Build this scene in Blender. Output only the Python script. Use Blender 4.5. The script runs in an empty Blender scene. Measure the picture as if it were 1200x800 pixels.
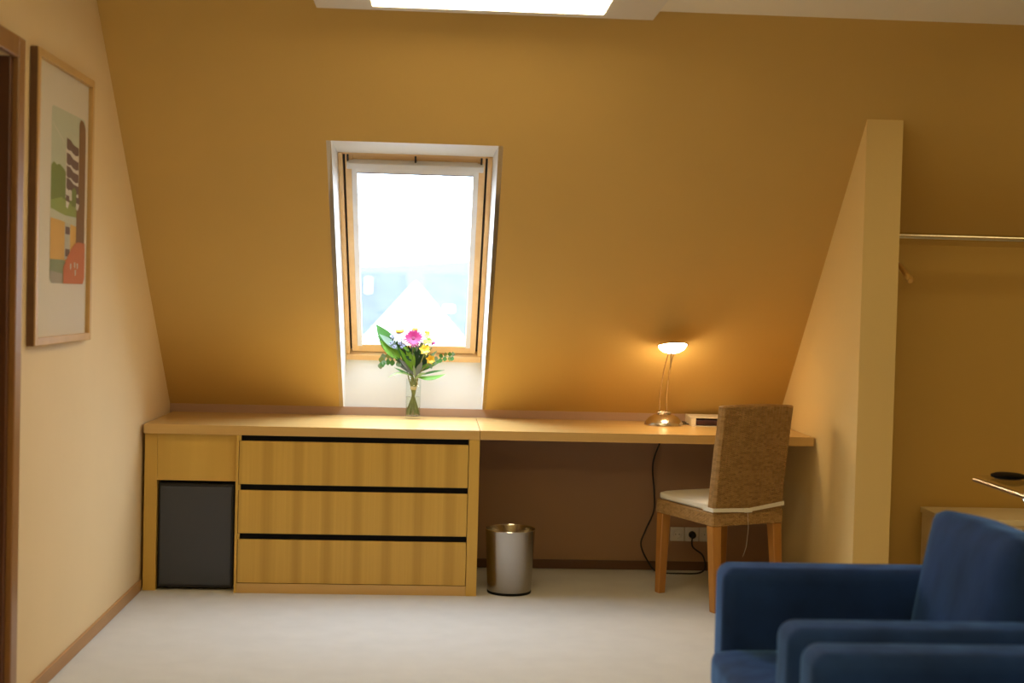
import bpy, bmesh, math, random
from mathutils import Vector, Matrix
random.seed(7)
S = bpy.context.scene
C = S.collection
PI = math.pi

# ------------------------------------------------------------------ camera
D, CH, YAW, PIT, ROL, FPX = 6.126, 1.3428, 0.05624, 0.03071, 0.02563, 1600.0
cy, sy, cp, sp = math.cos(YAW), math.sin(YAW), math.cos(PIT), math.sin(PIT)
fw = Vector((sy * cp, cy * cp, -sp)); r0 = Vector((cy, -sy, 0)); u0 = r0.cross(fw)
rr = math.cos(ROL) * r0 + math.sin(ROL) * u0
uu = -math.sin(ROL) * r0 + math.cos(ROL) * u0
cam = bpy.data.cameras.new('camera'); co = bpy.data.objects.new('camera', cam); C.objects.link(co)
co.matrix_world = Matrix(((rr.x, uu.x, -fw.x, 0), (rr.y, uu.y, -fw.y, -D), (rr.z, uu.z, -fw.z, CH), (0, 0, 0, 1)))
cam.sensor_width = 36; cam.lens = FPX / 1200 * 36
cam.clip_start = 0.05; cam.clip_end = 400
cam.dof.use_dof = True; cam.dof.focus_distance = 6.2; cam.dof.aperture_fstop = 2.2
S.camera = co

# ------------------------------------------------------------------ world, lights, exposure
SKY, CEIL_L, DESK_L, REAR_L = 25.0, 9.2, 62.0, 34.0
WARM = (1.0, 0.80, 0.35)
S.view_settings.view_transform = 'Standard'; S.view_settings.look = 'None'
S.view_settings.gamma = 1; S.view_settings.use_curve_mapping = False
S.view_settings.exposure = 0.0
w = bpy.data.worlds.new('overcast_sky'); S.world = w; w.use_nodes = True
bg = w.node_tree.nodes['Background']; bg.inputs[1].default_value = SKY        # overcast: zenith three times the horizon
_n = w.node_tree.nodes; _l = w.node_tree.links
_tc = _n.new('ShaderNodeTexCoord'); _sx = _n.new('ShaderNodeSeparateXYZ'); _cr = _n.new('ShaderNodeValToRGB')
_cr.color_ramp.elements[0].position = 0.0; _cr.color_ramp.elements[0].color = (0.26, 0.31, 0.37, 1)
_cr.color_ramp.elements[1].position = 1.0; _cr.color_ramp.elements[1].color = (0.78, 0.93, 1.12, 1)
_l.new(_tc.outputs['Generated'], _sx.inputs[0]); _l.new(_sx.outputs[2], _cr.inputs[0]); _l.new(_cr.outputs[0], bg.inputs[0])


def area(name, loc, rot, sx, sy_, power, col, portal=False):
    l = bpy.data.lights.new(name, 'AREA'); l.shape = 'RECTANGLE'; l.size = sx; l.size_y = sy_
    l.energy = power; l.color = col
    if portal: l.cycles.is_portal = True
    o = bpy.data.objects.new(name, l); C.objects.link(o); o.location = loc; o.rotation_euler = rot
    return o


TAN = 0.957                                            # slope: metres back per metre down
SN = math.sqrt(1 + TAN * TAN)
SDIR = Vector((0, -TAN / SN, 1 / SN)); NDIR = Vector((0, 1 / SN, TAN / SN))   # up the slope; outwards
WB = Vector((0, 0.697, 1.035))                         # foot of the roof window's frame


def WP(x, s, n): return WB + Vector((x, 0, 0)) + SDIR * s + NDIR * n


# daylight sampling through the roof window
pm = Matrix((Vector((1, 0, 0)), SDIR, Vector((1, 0, 0)).cross(SDIR))).transposed()
if pm.col[2].dot(NDIR) < 0: pm.col[0] *= -1; pm.col[2] *= -1
po = area('window_portal', WP(-0.1, 0.65, 0.12), (0, 0, 0), 0.60, 1.20, 1, (1, 1, 1), True)
po.rotation_euler = pm.to_euler()
# unseen lights added near the ceiling to lift the room's brightness
area('added_rear_fill', (0.3, -5.2, 2.38), (0, 0, 0), 1.0, 0.5, REAR_L, WARM)
area('added_side_fill', (2.9, -1.45, 2.38), (0, 0, 0), 0.82, 0.5, REAR_L * .14, WARM)  # added light, placed to throw the clothes rail's shadow
# upward light added out of view to brighten the ceiling
area('added_up_fill', (-0.2, -4.4, 1.80), (PI, 0, 0), 0.3, 0.3, 24.0, WARM)


# ------------------------------------------------------------------ materials
def srgb(r, g, b):
    f = lambda c: (c / 255 / 12.92) if c / 255 <= 0.04045 else ((c / 255 + 0.055) / 1.055) ** 2.4
    return (f(r), f(g), f(b))


def mat(name, col, rough=0.6, metal=0.0, spec=0.5, sheen=0.0, sheen_col=None, noise=None, bump=None, grain=None, emit=None, coat=0):
    """noise=(scale, amount) colour mottling; bump=(scale, strength); grain=(scale vector, second colour, contrast)"""
    m = bpy.data.materials.new(name); m.use_nodes = True
    nt = m.node_tree; N = nt.nodes; L = nt.links
    b = N['Principled BSDF']
    b.inputs['Base Color'].default_value = (*col, 1)
    b.inputs['Roughness'].default_value = rough; b.inputs['Metallic'].default_value = metal
    b.inputs['Specular IOR Level'].default_value = spec
    if sheen:
        b.inputs['Sheen Weight'].default_value = sheen; b.inputs['Sheen Roughness'].default_value = 0.35
        b.inputs['Sheen Tint'].default_value = (*(sheen_col or (1, 1, 1)), 1)
    if coat: b.inputs['Coat Weight'].default_value = coat; b.inputs['Coat Roughness'].default_value = 0.12
    if emit: b.inputs['Emission Color'].default_value = (*emit[0], 1); b.inputs['Emission Strength'].default_value = emit[1]
    tc = N.new('ShaderNodeTexCoord')
    if grain:
        sc, c2, con = grain
        mp = N.new('ShaderNodeMapping'); mp.inputs['Scale'].default_value = sc
        nz = N.new('ShaderNodeTexNoise'); nz.inputs['Scale'].default_value = 1.0; nz.inputs['Detail'].default_value = 5; nz.inputs['Roughness'].default_value = 0.6
        rp = N.new('ShaderNodeValToRGB')
        rp.color_ramp.elements[0].position = 0.5 - con; rp.color_ramp.elements[0].color = (*c2, 1)
        rp.color_ramp.elements[1].position = 0.5 + con; rp.color_ramp.elements[1].color = (*col, 1)
        L.new(tc.outputs['Object'], mp.inputs[0]); L.new(mp.outputs[0], nz.inputs['Vector'])
        L.new(nz.outputs[0], rp.inputs[0]); L.new(rp.outputs[0], b.inputs['Base Color'])
    elif noise:
        nz = N.new('ShaderNodeTexNoise'); nz.inputs['Scale'].default_value = noise[0]; nz.inputs['Detail'].default_value = 6
        mx = N.new('ShaderNodeMix'); mx.data_type = 'RGBA'
        k = noise[1]
        mx.inputs[6].default_value = (*[c * (1 - k) for c in col], 1); mx.inputs[7].default_value = (*[min(1, c * (1 + k)) for c in col], 1)
        L.new(tc.outputs['Object'], nz.inputs['Vector']); L.new(nz.outputs[0], mx.inputs[0]); L.new(mx.outputs[2], b.inputs['Base Color'])
    if bump:
        nb = N.new('ShaderNodeTexNoise'); nb.inputs['Scale'].default_value = bump[0]; nb.inputs['Detail'].default_value = 4
        bp = N.new('ShaderNodeBump'); bp.inputs['Strength'].default_value = bump[1]; bp.inputs['Distance'].default_value = 0.004
        L.new(tc.outputs['Object'], nb.inputs['Vector']); L.new(nb.outputs[0], bp.inputs['Height']); L.new(bp.outputs[0], b.inputs['Normal'])
    return m


def glass_pane(name, tint=(1, 1, 1), refl=0.06):
    m = bpy.data.materials.new(name); m.use_nodes = True; N = m.node_tree.nodes; L = m.node_tree.links
    N.remove(N['Principled BSDF'])
    t = N.new('ShaderNodeBsdfTransparent'); t.inputs[0].default_value = (*tint, 1)
    g = N.new('ShaderNodeBsdfGlossy'); g.inputs['Roughness'].default_value = 0.02
    fr = N.new('ShaderNodeFresnel'); fr.inputs[0].default_value = 1.45
    mx = N.new('ShaderNodeMixShader')
    ge = N.new('ShaderNodeNewGeometry'); mu = N.new('ShaderNodeMath'); mu.operation = 'MULTIPLY_ADD'   # the outer face reflects once
    ml = N.new('ShaderNodeMath'); ml.operation = 'MULTIPLY'
    mu.inputs[1].default_value = -1; mu.inputs[2].default_value = 1
    L.new(ge.outputs['Backfacing'], mu.inputs[0]); L.new(mu.outputs[0], ml.inputs[0]); L.new(fr.outputs[0], ml.inputs[1])
    L.new(ml.outputs[0], mx.inputs[0]); L.new(t.outputs[0], mx.inputs[1]); L.new(g.outputs[0], mx.inputs[2])
    L.new(mx.outputs[0], N['Material Output'].inputs[0])
    return m


def clear(name, ior, tint=(1, 1, 1), rough=0.0):
    m = bpy.data.materials.new(name); m.use_nodes = True
    b = m.node_tree.nodes['Principled BSDF']
    b.inputs['Base Color'].default_value = (*tint, 1); b.inputs['Transmission Weight'].default_value = 1
    b.inputs['IOR'].default_value = ior; b.inputs['Roughness'].default_value = rough
    return m


PAINT = (0.615, 0.405, 0.125)
M = {}
M['paint'] = mat('ochre_wall_paint', PAINT, 0.75, noise=(2.5, 0.05), bump=(60, 0.12), spec=0.3)
M['cream_paint'] = mat('cream_wall_paint', (0.77, 0.585, 0.325), 0.75, noise=(2.5, 0.04), bump=(60, 0.12), spec=0.3)
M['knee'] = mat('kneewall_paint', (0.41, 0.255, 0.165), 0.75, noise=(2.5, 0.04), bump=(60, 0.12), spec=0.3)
M['partition'] = mat('partition_paint', (0.78, 0.585, 0.265), 0.75, noise=(2.5, 0.04), bump=(60, 0.12), spec=0.3)
M['ceiling'] = mat('ceiling_paint', (0.88, 0.82, 0.70), 0.8, noise=(2, 0.03), bump=(50, 0.1))
M['white_paint'] = mat('white_reveal_paint', (0.74, 0.73, 0.71), 0.55, noise=(3, 0.02))
M['carpet'] = mat('cream_carpet', (0.62, 0.605, 0.575), 0.95, noise=(9, 0.08), bump=(420, 0.6), spec=0.1, sheen=0.2)
OAK, OAK2 = (0.70, 0.46, 0.105), (0.57, 0.345, 0.068)
M['oak_v'] = mat('oak_veneer_upright', OAK, 0.42, grain=((7, 7, 0.35), OAK2, 0.30), spec=0.4)
M['oak_bands'] = mat('banded_oak_veneer', OAK, 0.42, grain=((60, 7, 1.2), OAK2, 0.4), spec=0.4)
_nt = M['oak_bands'].node_tree; _b = _nt.nodes['Principled BSDF']; _src = _b.inputs['Base Color'].links[0].from_socket
_tc = _nt.nodes.new('ShaderNodeTexCoord'); _mp = _nt.nodes.new('ShaderNodeMapping'); _mp.inputs['Scale'].default_value = (1, 0.2, 0.12)
_wv = _nt.nodes.new('ShaderNodeTexWave'); _wv.inputs['Scale'].default_value = 2.3; _wv.inputs['Distortion'].default_value = 1.2; _wv.inputs['Detail'].default_value = 2
_cr = _nt.nodes.new('ShaderNodeValToRGB'); _cr.color_ramp.elements[0].color = (0.82, 0.79, 0.72, 1); _cr.color_ramp.elements[1].color = (1, 1, 1, 1); _cr.color_ramp.elements[1].position = 0.45
_mx = _nt.nodes.new('ShaderNodeMix'); _mx.data_type = 'RGBA'; _mx.blend_type = 'MULTIPLY'; _mx.inputs[0].default_value = 1
_nt.links.new(_tc.outputs['Object'], _mp.inputs[0]); _nt.links.new(_mp.outputs[0], _wv.inputs['Vector']); _nt.links.new(_wv.outputs['Fac'], _cr.inputs[0])
_nt.links.new(_src, _mx.inputs[6]); _nt.links.new(_cr.outputs[0], _mx.inputs[7]); _nt.links.new(_mx.outputs[2], _b.inputs['Base Color'])
M['oak_h'] = mat('oak_veneer_level', (0.66, 0.44, 0.17), 0.24, grain=((0.6, 22, 22), (0.58, 0.36, 0.12), 0.30), spec=0.5)
M['pine'] = mat('lacquered_pine', (0.90, 0.64, 0.34), 0.35, grain=((14, 14, 1.2), (0.78, 0.48, 0.21), 0.28), spec=0.5)
M['pine_h'] = mat('lacquered_pine_level', (0.90, 0.64, 0.34), 0.35, grain=((1.2, 14, 14), (0.78, 0.48, 0.21), 0.28), spec=0.5)
M['skirting'] = mat('skirting_wood', (0.46, 0.25, 0.09), 0.45, grain=((9, 1.0, 9), (0.34, 0.17, 0.055), 0.3))
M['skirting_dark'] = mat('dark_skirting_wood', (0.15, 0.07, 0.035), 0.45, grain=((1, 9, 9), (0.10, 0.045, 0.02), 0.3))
M['door_wood'] = mat('dark_door_wood', (0.13, 0.045, 0.018), 0.4, grain=((12, 12, 0.8), (0.08, 0.026, 0.010), 0.3))
M['casing'] = mat('door_casing_wood', (0.34, 0.17, 0.065), 0.30, grain=((12, 12, 0.8), (0.25, 0.12, 0.045), 0.3))
M['frame_wood'] = mat('picture_frame_wood', (0.64, 0.40, 0.15), 0.4, grain=((9, 9, 2.0), (0.52, 0.30, 0.10), 0.3))
M['chair_wood'] = mat('honey_chair_wood', (0.50, 0.23, 0.05), 0.38, grain=((14, 14, 1.2), (0.38, 0.155, 0.03), 0.3))
M['groove'] = mat('black_groove', (0.003, 0.003, 0.004), 0.6, spec=0.1)
M['gap'] = mat('dark_shadow_gap', (0.012, 0.010, 0.010), 0.7)
M['fridge'] = mat('charcoal_fridge', (0.046, 0.053, 0.075), 0.42, noise=(40, 0.05))
M['fridge_frame'] = mat('black_fridge_trim', (0.010, 0.010, 0.013), 0.4)
M['steel'] = mat('brushed_steel', (0.46, 0.42, 0.365), 0.24, metal=1.0)
M['nickel'] = mat('satin_nickel', (0.62, 0.56, 0.48), 0.24, metal=1.0)
M['chrome'] = mat('chrome', (0.75, 0.74, 0.72), 0.12, metal=1.0)
M['rod'] = mat('polished_rail', (0.70, 0.64, 0.52), 0.22, metal=1.0)
M['black_cord'] = mat('black_cord', (0.010, 0.010, 0.011), 0.5)
M['white_plastic'] = mat('white_plastic', (0.86, 0.84, 0.80), 0.35)
M['grey_plastic'] = mat('grey_slot', (0.20, 0.19, 0.18), 0.5)
M['blind_white'] = mat('blind_aluminium', (0.78, 0.78, 0.80), 0.35)
M['seal'] = mat('dark_seal', (0.030, 0.026, 0.022), 0.6)
M['blind_edge'] = mat('blind_hem', (0.16, 0.14, 0.19), 0.6)
M['bracket'] = mat('window_bracket', (0.06, 0.05, 0.05), 0.4, metal=0.6)
M['cushion'] = mat('cream_seat_fabric', (0.82, 0.77, 0.64), 0.85, bump=(350, 0.3), sheen=0.2)
M['navy'] = mat('navy_velvet', (0.009, 0.029, 0.135), 0.75, noise=(6, 0.8), bump=(8, 0.5), spec=0.12, sheen=1.0, sheen_col=(0.17, 0.40, 1.0))
_nt = M['navy'].node_tree; _b = _nt.nodes['Principled BSDF']
_nz = _nt.nodes.new('ShaderNodeTexNoise'); _nz.inputs['Scale'].default_value = 7; _nz.inputs['Detail'].default_value = 3
_mp = _nt.nodes.new('ShaderNodeMapRange'); _mp.inputs['From Min'].default_value = .35; _mp.inputs['From Max'].default_value = .65; _mp.inputs['To Min'].default_value = .45; _mp.inputs['To Max'].default_value = 1.0
_tc = _nt.nodes.new('ShaderNodeTexCoord'); _ma = _nt.nodes.new('ShaderNodeMapping'); _ma.inputs['Scale'].default_value = (1.6, 1.6, .7)
_nt.links.new(_tc.outputs['Object'], _ma.inputs[0]); _nt.links.new(_ma.outputs[0], _nz.inputs['Vector'])
_nt.links.new(_nz.outputs[0], _mp.inputs[0]); _nt.links.new(_mp.outputs[0], _b.inputs['Sheen Weight'])
M['navy_dark'] = mat('armchair_foot', (0.02, 0.015, 0.012), 0.4)
M['mat_board'] = mat('picture_mount', (0.74, 0.68, 0.56), 0.8)
M['cream_box'] = mat('cream_laminate', (0.84, 0.72, 0.50), 0.5)
M['binder'] = mat('cream_binder_cover', (0.74, 0.66, 0.52), 0.5)
M['maroon'] = mat('maroon_binder_inside', (0.045, 0.012, 0.014), 0.5)
M['pages'] = mat('paper_pages', (0.78, 0.75, 0.68), 0.8)
M['glass'] = glass_pane('window_glass')
M['pic_glass'] = glass_pane('picture_glass')
M['vase_glass'] = glass_pane('vase_glass', (0.96, 0.98, 0.97))
M['water'] = clear('vase_water', 1.33, (0.93, 0.95, 0.86))
M['table_glass'] = clear('table_glass', 1.5, (0.80, 0.90, 0.85))
M['hanger_wood'] = mat('hanger_wood', (0.62, 0.36, 0.10), 0.35, grain=((8, 3, 8), (0.5, 0.27, 0.07), 0.3))
M['ceiling_glow'] = mat('ceiling_diffuser', (0.9, 0.88, 0.82), 0.5, emit=((1.0, 0.80, 0.50), CEIL_L))
M['lamp_glow'] = mat('desk_lamp_lens', (0.95, 0.9, 0.8), 0.4, emit=((1.0, 0.74, 0.42), DESK_L))
M['lamp_body'] = mat('ceiling_lamp_body', (0.74, 0.71, 0.66), 0.45)


# ------------------------------------------------------------------ mesh helpers
class MB:
    def __init__(s): s.b = bmesh.new()

    def box(s, x0, x1, y0, y1, z0, z1, bev=0.0, seg=2, mtx=None, fn=None):
        t = bmesh.new()
        bmesh.ops.create_cube(t, size=1)
        for v in t.verts: v.co = Vector((x0 + (v.co.x + .5) * (x1 - x0), y0 + (v.co.y + .5) * (y1 - y0), z0 + (v.co.z + .5) * (z1 - z0)))
        if bev: bmesh.ops.bevel(t, geom=t.edges[:], offset=bev, segments=seg, profile=0.5, affect='EDGES')
        for v in t.verts:
            if mtx is not None: v.co = mtx @ v.co
            if fn: v.co = fn(v.co)
        s.merge(t); return s

    def merge(s, t):
        m = bpy.data.meshes.new('t'); t.to_mesh(m); t.free(); s.b.from_mesh(m); bpy.data.meshes.remove(m)

    def poly(s, pts):
        s.b.faces.new([s.b.verts.new(p) for p in pts]); return s

    def prism(s, pts, off):
        """closed solid: polygon pts extruded by vector off"""
        off = Vector(off); a = [s.b.verts.new(p) for p in pts]; c = [s.b.verts.new(Vector(p) + off) for p in pts]
        s.b.faces.new(a[::-1]); s.b.faces.new(c); n = len(pts)
        for i in range(n): s.b.faces.new([a[i], a[(i + 1) % n], c[(i + 1) % n], c[i]])
        return s

    def tube(s, path, r, n=10, caps=True):
        path = [Vector(p) for p in path]; rings = []
        rad = r if isinstance(r, (list, tuple)) else [r] * len(path)
        up = None
        for i, p in enumerate(path):
            d = (path[min(i + 1, len(path) - 1)] - path[max(i - 1, 0)]).normalized()
            if up is None: up = Vector((0, 0, 1)) if abs(d.z) < .9 else Vector((1, 0, 0))
            a = d.cross(up).normalized(); up = a.cross(d).normalized()
            rings.append([s.b.verts.new(p + (a * math.cos(2 * PI * k / n) + up * math.sin(2 * PI * k / n)) * rad[i]) for k in range(n)])
        for i in range(len(rings) - 1):
            for k in range(n): s.b.faces.new([rings[i][k], rings[i][(k + 1) % n], rings[i + 1][(k + 1) % n], rings[i + 1][k]])
        if caps: s.b.faces.new(rings[0][::-1]); s.b.faces.new(rings[-1])
        return s

    def lathe(s, prof, c=(0, 0, 0), n=40, mtx=None):
        c = Vector(c); rings = []
        for r, z in prof:
            if r < 1e-6: rings.append([s.b.verts.new((0, 0, z))])
            else: rings.append([s.b.verts.new((r * math.cos(2 * PI * k / n), r * math.sin(2 * PI * k / n), z)) for k in range(n)])
        for a, b in zip(rings, rings[1:]):
            for k in range(n):
                p = [a[k % len(a)], a[(k + 1) % n % len(a)], b[(k + 1) % n % len(b)], b[k % len(b)]]
                q = []
                for v in p:
                    if v not in q: q.append(v)
                if len(q) > 2: s.b.faces.new(q)
        for ring in rings:
            for v in ring: v.co = (mtx @ v.co if mtx is not None else v.co) + c
        return s

    def build(s, name, m, parent=None, smooth=False, weld=True):
        if weld: bmesh.ops.recalc_face_normals(s.b, faces=s.b.faces[:])
        me = bpy.data.meshes.new(name); s.b.to_mesh(me); s.b.free()
        if smooth:
            for p in me.polygons: p.use_smooth = True
            try: me.set_sharp_from_angle(angle=math.radians(42))
            except Exception: pass
        for k in (m if isinstance(m, (list, tuple)) else [m]): me.materials.append(k)
        o = bpy.data.objects.new(name, me); C.objects.link(o)
        if parent: o.parent = parent
        return o


def tag(o, label=None, cat=None, group=None, kind=None):
    if label: o['label'] = label
    if cat: o['category'] = cat
    if group: o['group'] = group
    if kind: o['kind'] = kind
    return o


def empty(name, loc=(0, 0, 0), rz=0):
    o = bpy.data.objects.new(name, None); C.objects.link(o); o.location = loc; o.rotation_euler = (0, 0, rz); o.empty_display_size = 0.1
    return o


def thing(name, label, cat, loc=(0, 0, 0), rz=0, group=None): return tag(empty(name, loc, rz), label, cat, group)


def struct(name, mb, m, parent=None, smooth=False):
    o = mb.build(name, m, parent, smooth)
    if not parent: tag(o, kind='structure')
    return o


def copy_tree(o, parent=None):
    c = o.copy(); C.objects.link(c); c.parent = parent
    for ch in [k for k in bpy.data.objects if k.parent == o]: copy_tree(ch, c)
    return c


# ------------------------------------------------------------------ setting
XL, XR, YF, ZC, YK, ZK = -1.297, 4.2, -8.0, 2.455, 0.674, 0.79
PX0, PX1, PYF = 1.745, 1.896, -0.597
YA, ZA = -0.132, 1.642                                   # alcove wall
sl = lambda z: YK - (z - ZK) * TAN                       # y of the slope at height z
YC = sl(ZC)
struct('floor', MB().box(XL - .1, XR + .1, YF, YK + .1, -0.1, 0), M['carpet'])
struct('ceiling', MB().box(XL - .1, XR + .1, YF, YC + .002, ZC, ZC + 0.1), M['ceiling'])
# sloped roof lining with the opening of the roof window
OX0, OX1, OZT = -0.447, 0.243, 1.976
b = MB()
T = 0.02


def slab(x0, x1, z0, z1):
    b.prism([(x0, sl(z0), z0), (x1, sl(z0), z0), (x1, sl(z1), z1), (x0, sl(z1), z1)], NDIR * T)


slab(XL - .1, OX0, ZK, ZC + .03); slab(OX1, XR + .1, ZK, ZC + .03); slab(OX0, OX1, OZT, ZC + .03)
struct('wall_slope', b, M['paint'])
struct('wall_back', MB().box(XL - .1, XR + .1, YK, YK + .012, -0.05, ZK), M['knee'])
struct('wall_alcove', MB().prism([(PX1 - .02, YA, 0), (PX1 - .02, YA, ZA + .01), (PX1 - .02, YA + .05, ZA - .05), (PX1 - .02, YA + .05, 0)], (XR - PX1 + .1, 0, 0)), M['paint'])
DY0, DY1, DZ = -2.78, -1.897, 2.035                      # doorway in the left wall
b = MB()
b.prism([(XL, DY1, 0), (XL, YK, 0), (XL, YK, ZK), (XL, YC, ZC), (XL, DY1, ZC)], (-.1, 0, 0))
b.prism([(XL, DY0, DZ), (XL, DY1, DZ), (XL, DY1, ZC), (XL, DY0, ZC)], (-.1, 0, 0))
b.prism([(XL, YF, 0), (XL, DY0, 0), (XL, DY0, ZC), (XL, YF, ZC)], (-.1, 0, 0))
struct('wall_left', b, M['cream_paint'])
struct('wall_right', MB().prism([(XR, YF, 0), (XR, YA + .05, 0), (XR, YA + .05, sl(YA) if False else ZA - .05), (XR, YC, ZC), (XR, YF, ZC)], (.1, 0, 0)), M['paint'])
struct('wall_front', MB().box(XL - .1, XR + .1, YF - .1, YF, 0, ZC), M['cream_paint'])
zt = ZK + (YK - PYF) / TAN
struct('wall_partition', MB().prism([(PX0, PYF, 0), (PX0, YK, 0), (PX0, YK, ZK), (PX0, PYF, zt)], (PX1 - PX0, 0, 0)), M['partition'])
struct('baseboard_left', MB().box(XL, XL + .012, -1.83, 0.02, 0, .05, .003), M['skirting'])
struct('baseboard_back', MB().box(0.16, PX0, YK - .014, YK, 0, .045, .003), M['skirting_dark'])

# door in the left wall, only its far casing shows
dr = tag(empty('door_1', (XL, DY1, 0)), kind='structure')
o = -1 * Vector((XL, DY1, 0))
k = Matrix.Translation(o)
MB().box(XL, XL + .022, DY1, DY1 + .065, 0, DZ + .065, .004, mtx=k).build('door_casing', M['casing'], dr)
MB().box(XL, XL + .022, DY0 - .065, DY0, 0, DZ + .065, .004, mtx=k).build('door_casing', M['casing'], dr)
MB().box(XL, XL + .022, DY0, DY1, DZ, DZ + .065, .004, mtx=k).build('door_casing', M['casing'], dr)
MB().box(XL - .1, XL + .004, DY1 - .03, DY1, 0, DZ, .002, mtx=k).build('door_jamb', M['door_wood'], dr)
MB().box(XL - .1, XL + .004, DY0, DY0 + .03, 0, DZ, .002, mtx=k).build('door_jamb', M['door_wood'], dr)
MB().box(XL - .075, XL - .035, DY0 + .032, DY1 - .032, .008, DZ - .004, .003, mtx=k).build('door_leaf', M['door_wood'], dr)
h = MB(); h.tube([(XL - .035, DY0 + .10, 1.05), (XL + .02, DY0 + .10, 1.05), (XL + .025, DY0 + .22, 1.05)], .009)
for v in h.b.verts: v.co = k @ v.co
h.build('door_handle', M['nickel'], dr, True)

# ------------------------------------------------------------------ roof window
win = tag(empty('window_1', WB), kind='structure')


def wloc(v): return Vector((v[0], 0, 0)) + SDIR * v[1] + NDIR * v[2]


def wbox(name, m, boxes, parent=win, bev=.002):
    q = MB()
    for (x0, x1, s0, s1, n0, n1) in boxes: q.box(x0, x1, s0, s1, n0, n1, bev, 1, fn=wloc)
    return q.build(name, m, parent)


FX0, FX1, FS = -0.439, 0.231, 1.277
P = lambda x, y, z: Vector((x, y, z)) - WB
BX0, BX1 = -0.440, 0.238
q = MB(); q.prism([P(OX0, sl(ZK) + .0, ZK), P(OX0, sl(OZT), OZT), P(FX0, -0.185, 1.958), P(FX0, 0.697, 1.035), P(BX0, 0.69, ZK)], (-.02, 0, 0)); q.build('reveal_side', M['white_paint'], win)
q = MB(); q.prism([P(OX1, sl(ZK) + .0, ZK), P(OX1, sl(OZT), OZT), P(FX1, -0.185, 1.958), P(FX1, 0.697, 1.035), P(BX1, 0.69, ZK)], (.02, 0, 0)); q.build('reveal_side', M['white_paint'], win)
q = MB(); q.prism([P(OX0, sl(OZT), OZT), P(OX1, sl(OZT), OZT), P(FX1 + .01, -0.185, 1.958), P(FX0 - .01, -0.185, 1.958)], (0, .004, .02)); q.build('reveal_head', M['white_paint'], win)
q = MB(); q.prism([P(OX0 - .01, 0.688, ZK - .02), P(OX1 + .01, 0.688, ZK - .02), P(OX1 + .01, 0.692, 1.04), P(OX0 - .01, 0.692, 1.04)], (0, .02, 0)); q.build('reveal_apron', M['white_paint'], win)
# fixed frame
wbox('frame_stile', M['pine'], [(FX0, FX0 + .020, 0, FS, -.004, .09)])
wbox('frame_stile', M['pine'], [(FX1 - .020, FX1, 0, FS, -.004, .09)])
wbox('frame_sill', M['pine_h'], [(FX0, FX1, -.012, .032, -.012, .09)])
wbox('frame_head', M['pine_h'], [(FX0, FX1, FS - .010, FS + .03, 0, .09)])
wbox('frame_seal', M['seal'], [(FX0 + .015, FX0 + .034, .02, FS, .03, .085), (FX1 - .034, FX1 - .015, .02, FS, .03, .085), (FX0 + .015, FX1 - .015, .026, .048, .03, .085)], bev=0)
# opening sash
SX0, SX1 = FX0 + .030, FX1 - .030
sash = wbox('sash', M['pine'], [(SX0, SX0 + .034, .040, FS - .012, .004, .075), (SX1 - .034, SX1, .040, FS - .012, .004, .075)])
wbox('sash_rail', M['pine_h'], [(SX0 + .034, SX1 - .034, .040, .090, .004, .018)], sash)
wbox('cladding', M['blind_white'], [(SX0 + .034, SX1 - .034, .040, .090, .026, .075)], sash)
wbox('sash_rail', M['pine_h'], [(SX0 + .034, SX1 - .034, FS - .060, FS - .012, .010, .075)], sash)
GX0, GX1 = SX0 + .034, SX1 - .034
wbox('glass_pane', M['glass'], [(GX0, GX1, .085, FS - .055, .019, .025)], sash, 0)
wbox('glazing_bar', M['seal'], [(GX0, GX1, .118, .122, .026, .031)], sash, 0)
for x in (SX0 + .012, (SX0 + SX1) / 2, SX1 - .018):
    wbox('bracket', M['bracket'], [(x - .004, x + .004, FS - .052, FS - .012, -.006, .010)], sash, .001)
wbox('blind_rail', M['blind_white'], [(GX0 - .006, GX0 + .018, .088, 1.200, -.006, .022)])
wbox('blind_rail', M['blind_white'], [(GX1 - .018, GX1 + .006, .088, 1.200, -.006, .022)])
cas = wbox('blind_cassette', M['blind_white'], [(SX0 + .008, SX1 - .008, 1.203, 1.236, -.022, .022), (GX0 + .014, GX1 - .014, 1.176, 1.203, -.010, .022)], bev=.003)
wbox('blind_hem', M['blind_edge'], [(GX0 + .016, GX1 - .016, 1.166, 1.176, -.004, .016)], cas, .002)

# ------------------------------------------------------------------ outdoors
M['ground'] = mat('pale_ground', (0.10, 0.105, 0.10), 0.9, noise=(0.2, 0.1))
M['slate'] = mat('blue_grey_slates', (0.052, 0.060, 0.073), 0.9, spec=0.05, noise=(1.5, 0.25))
M['slate_pale'] = mat('pale_slates', (0.060, 0.067, 0.077), 0.9, spec=0.05, noise=(2.5, 0.25))
M['render_white'] = mat('white_house_render', (0.80, 0.79, 0.77), 0.9)
M['hill'] = mat('hazy_hill', (0.125, 0.138, 0.148), 1.0, spec=0.05, noise=(0.05, 0.2))
struct('ground', MB().box(-90, 90, 6, 200, -9.2, -9.0), M['ground'])
hl = MB()
pts = [(-90, 180, -9)] + [(x, 180, 5.6 + .7 * math.sin(x * .07 + 1) + .4 * math.sin(x * .19)) for x in range(-90, 91, 5)] + [(90, 180, -9)]
hl.prism(pts, (0, 8, 0))
tag(hl.build('hill', M['hill']), 'long hazy wooded hill on the horizon beyond the roofs', 'hill', kind='structure')


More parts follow.
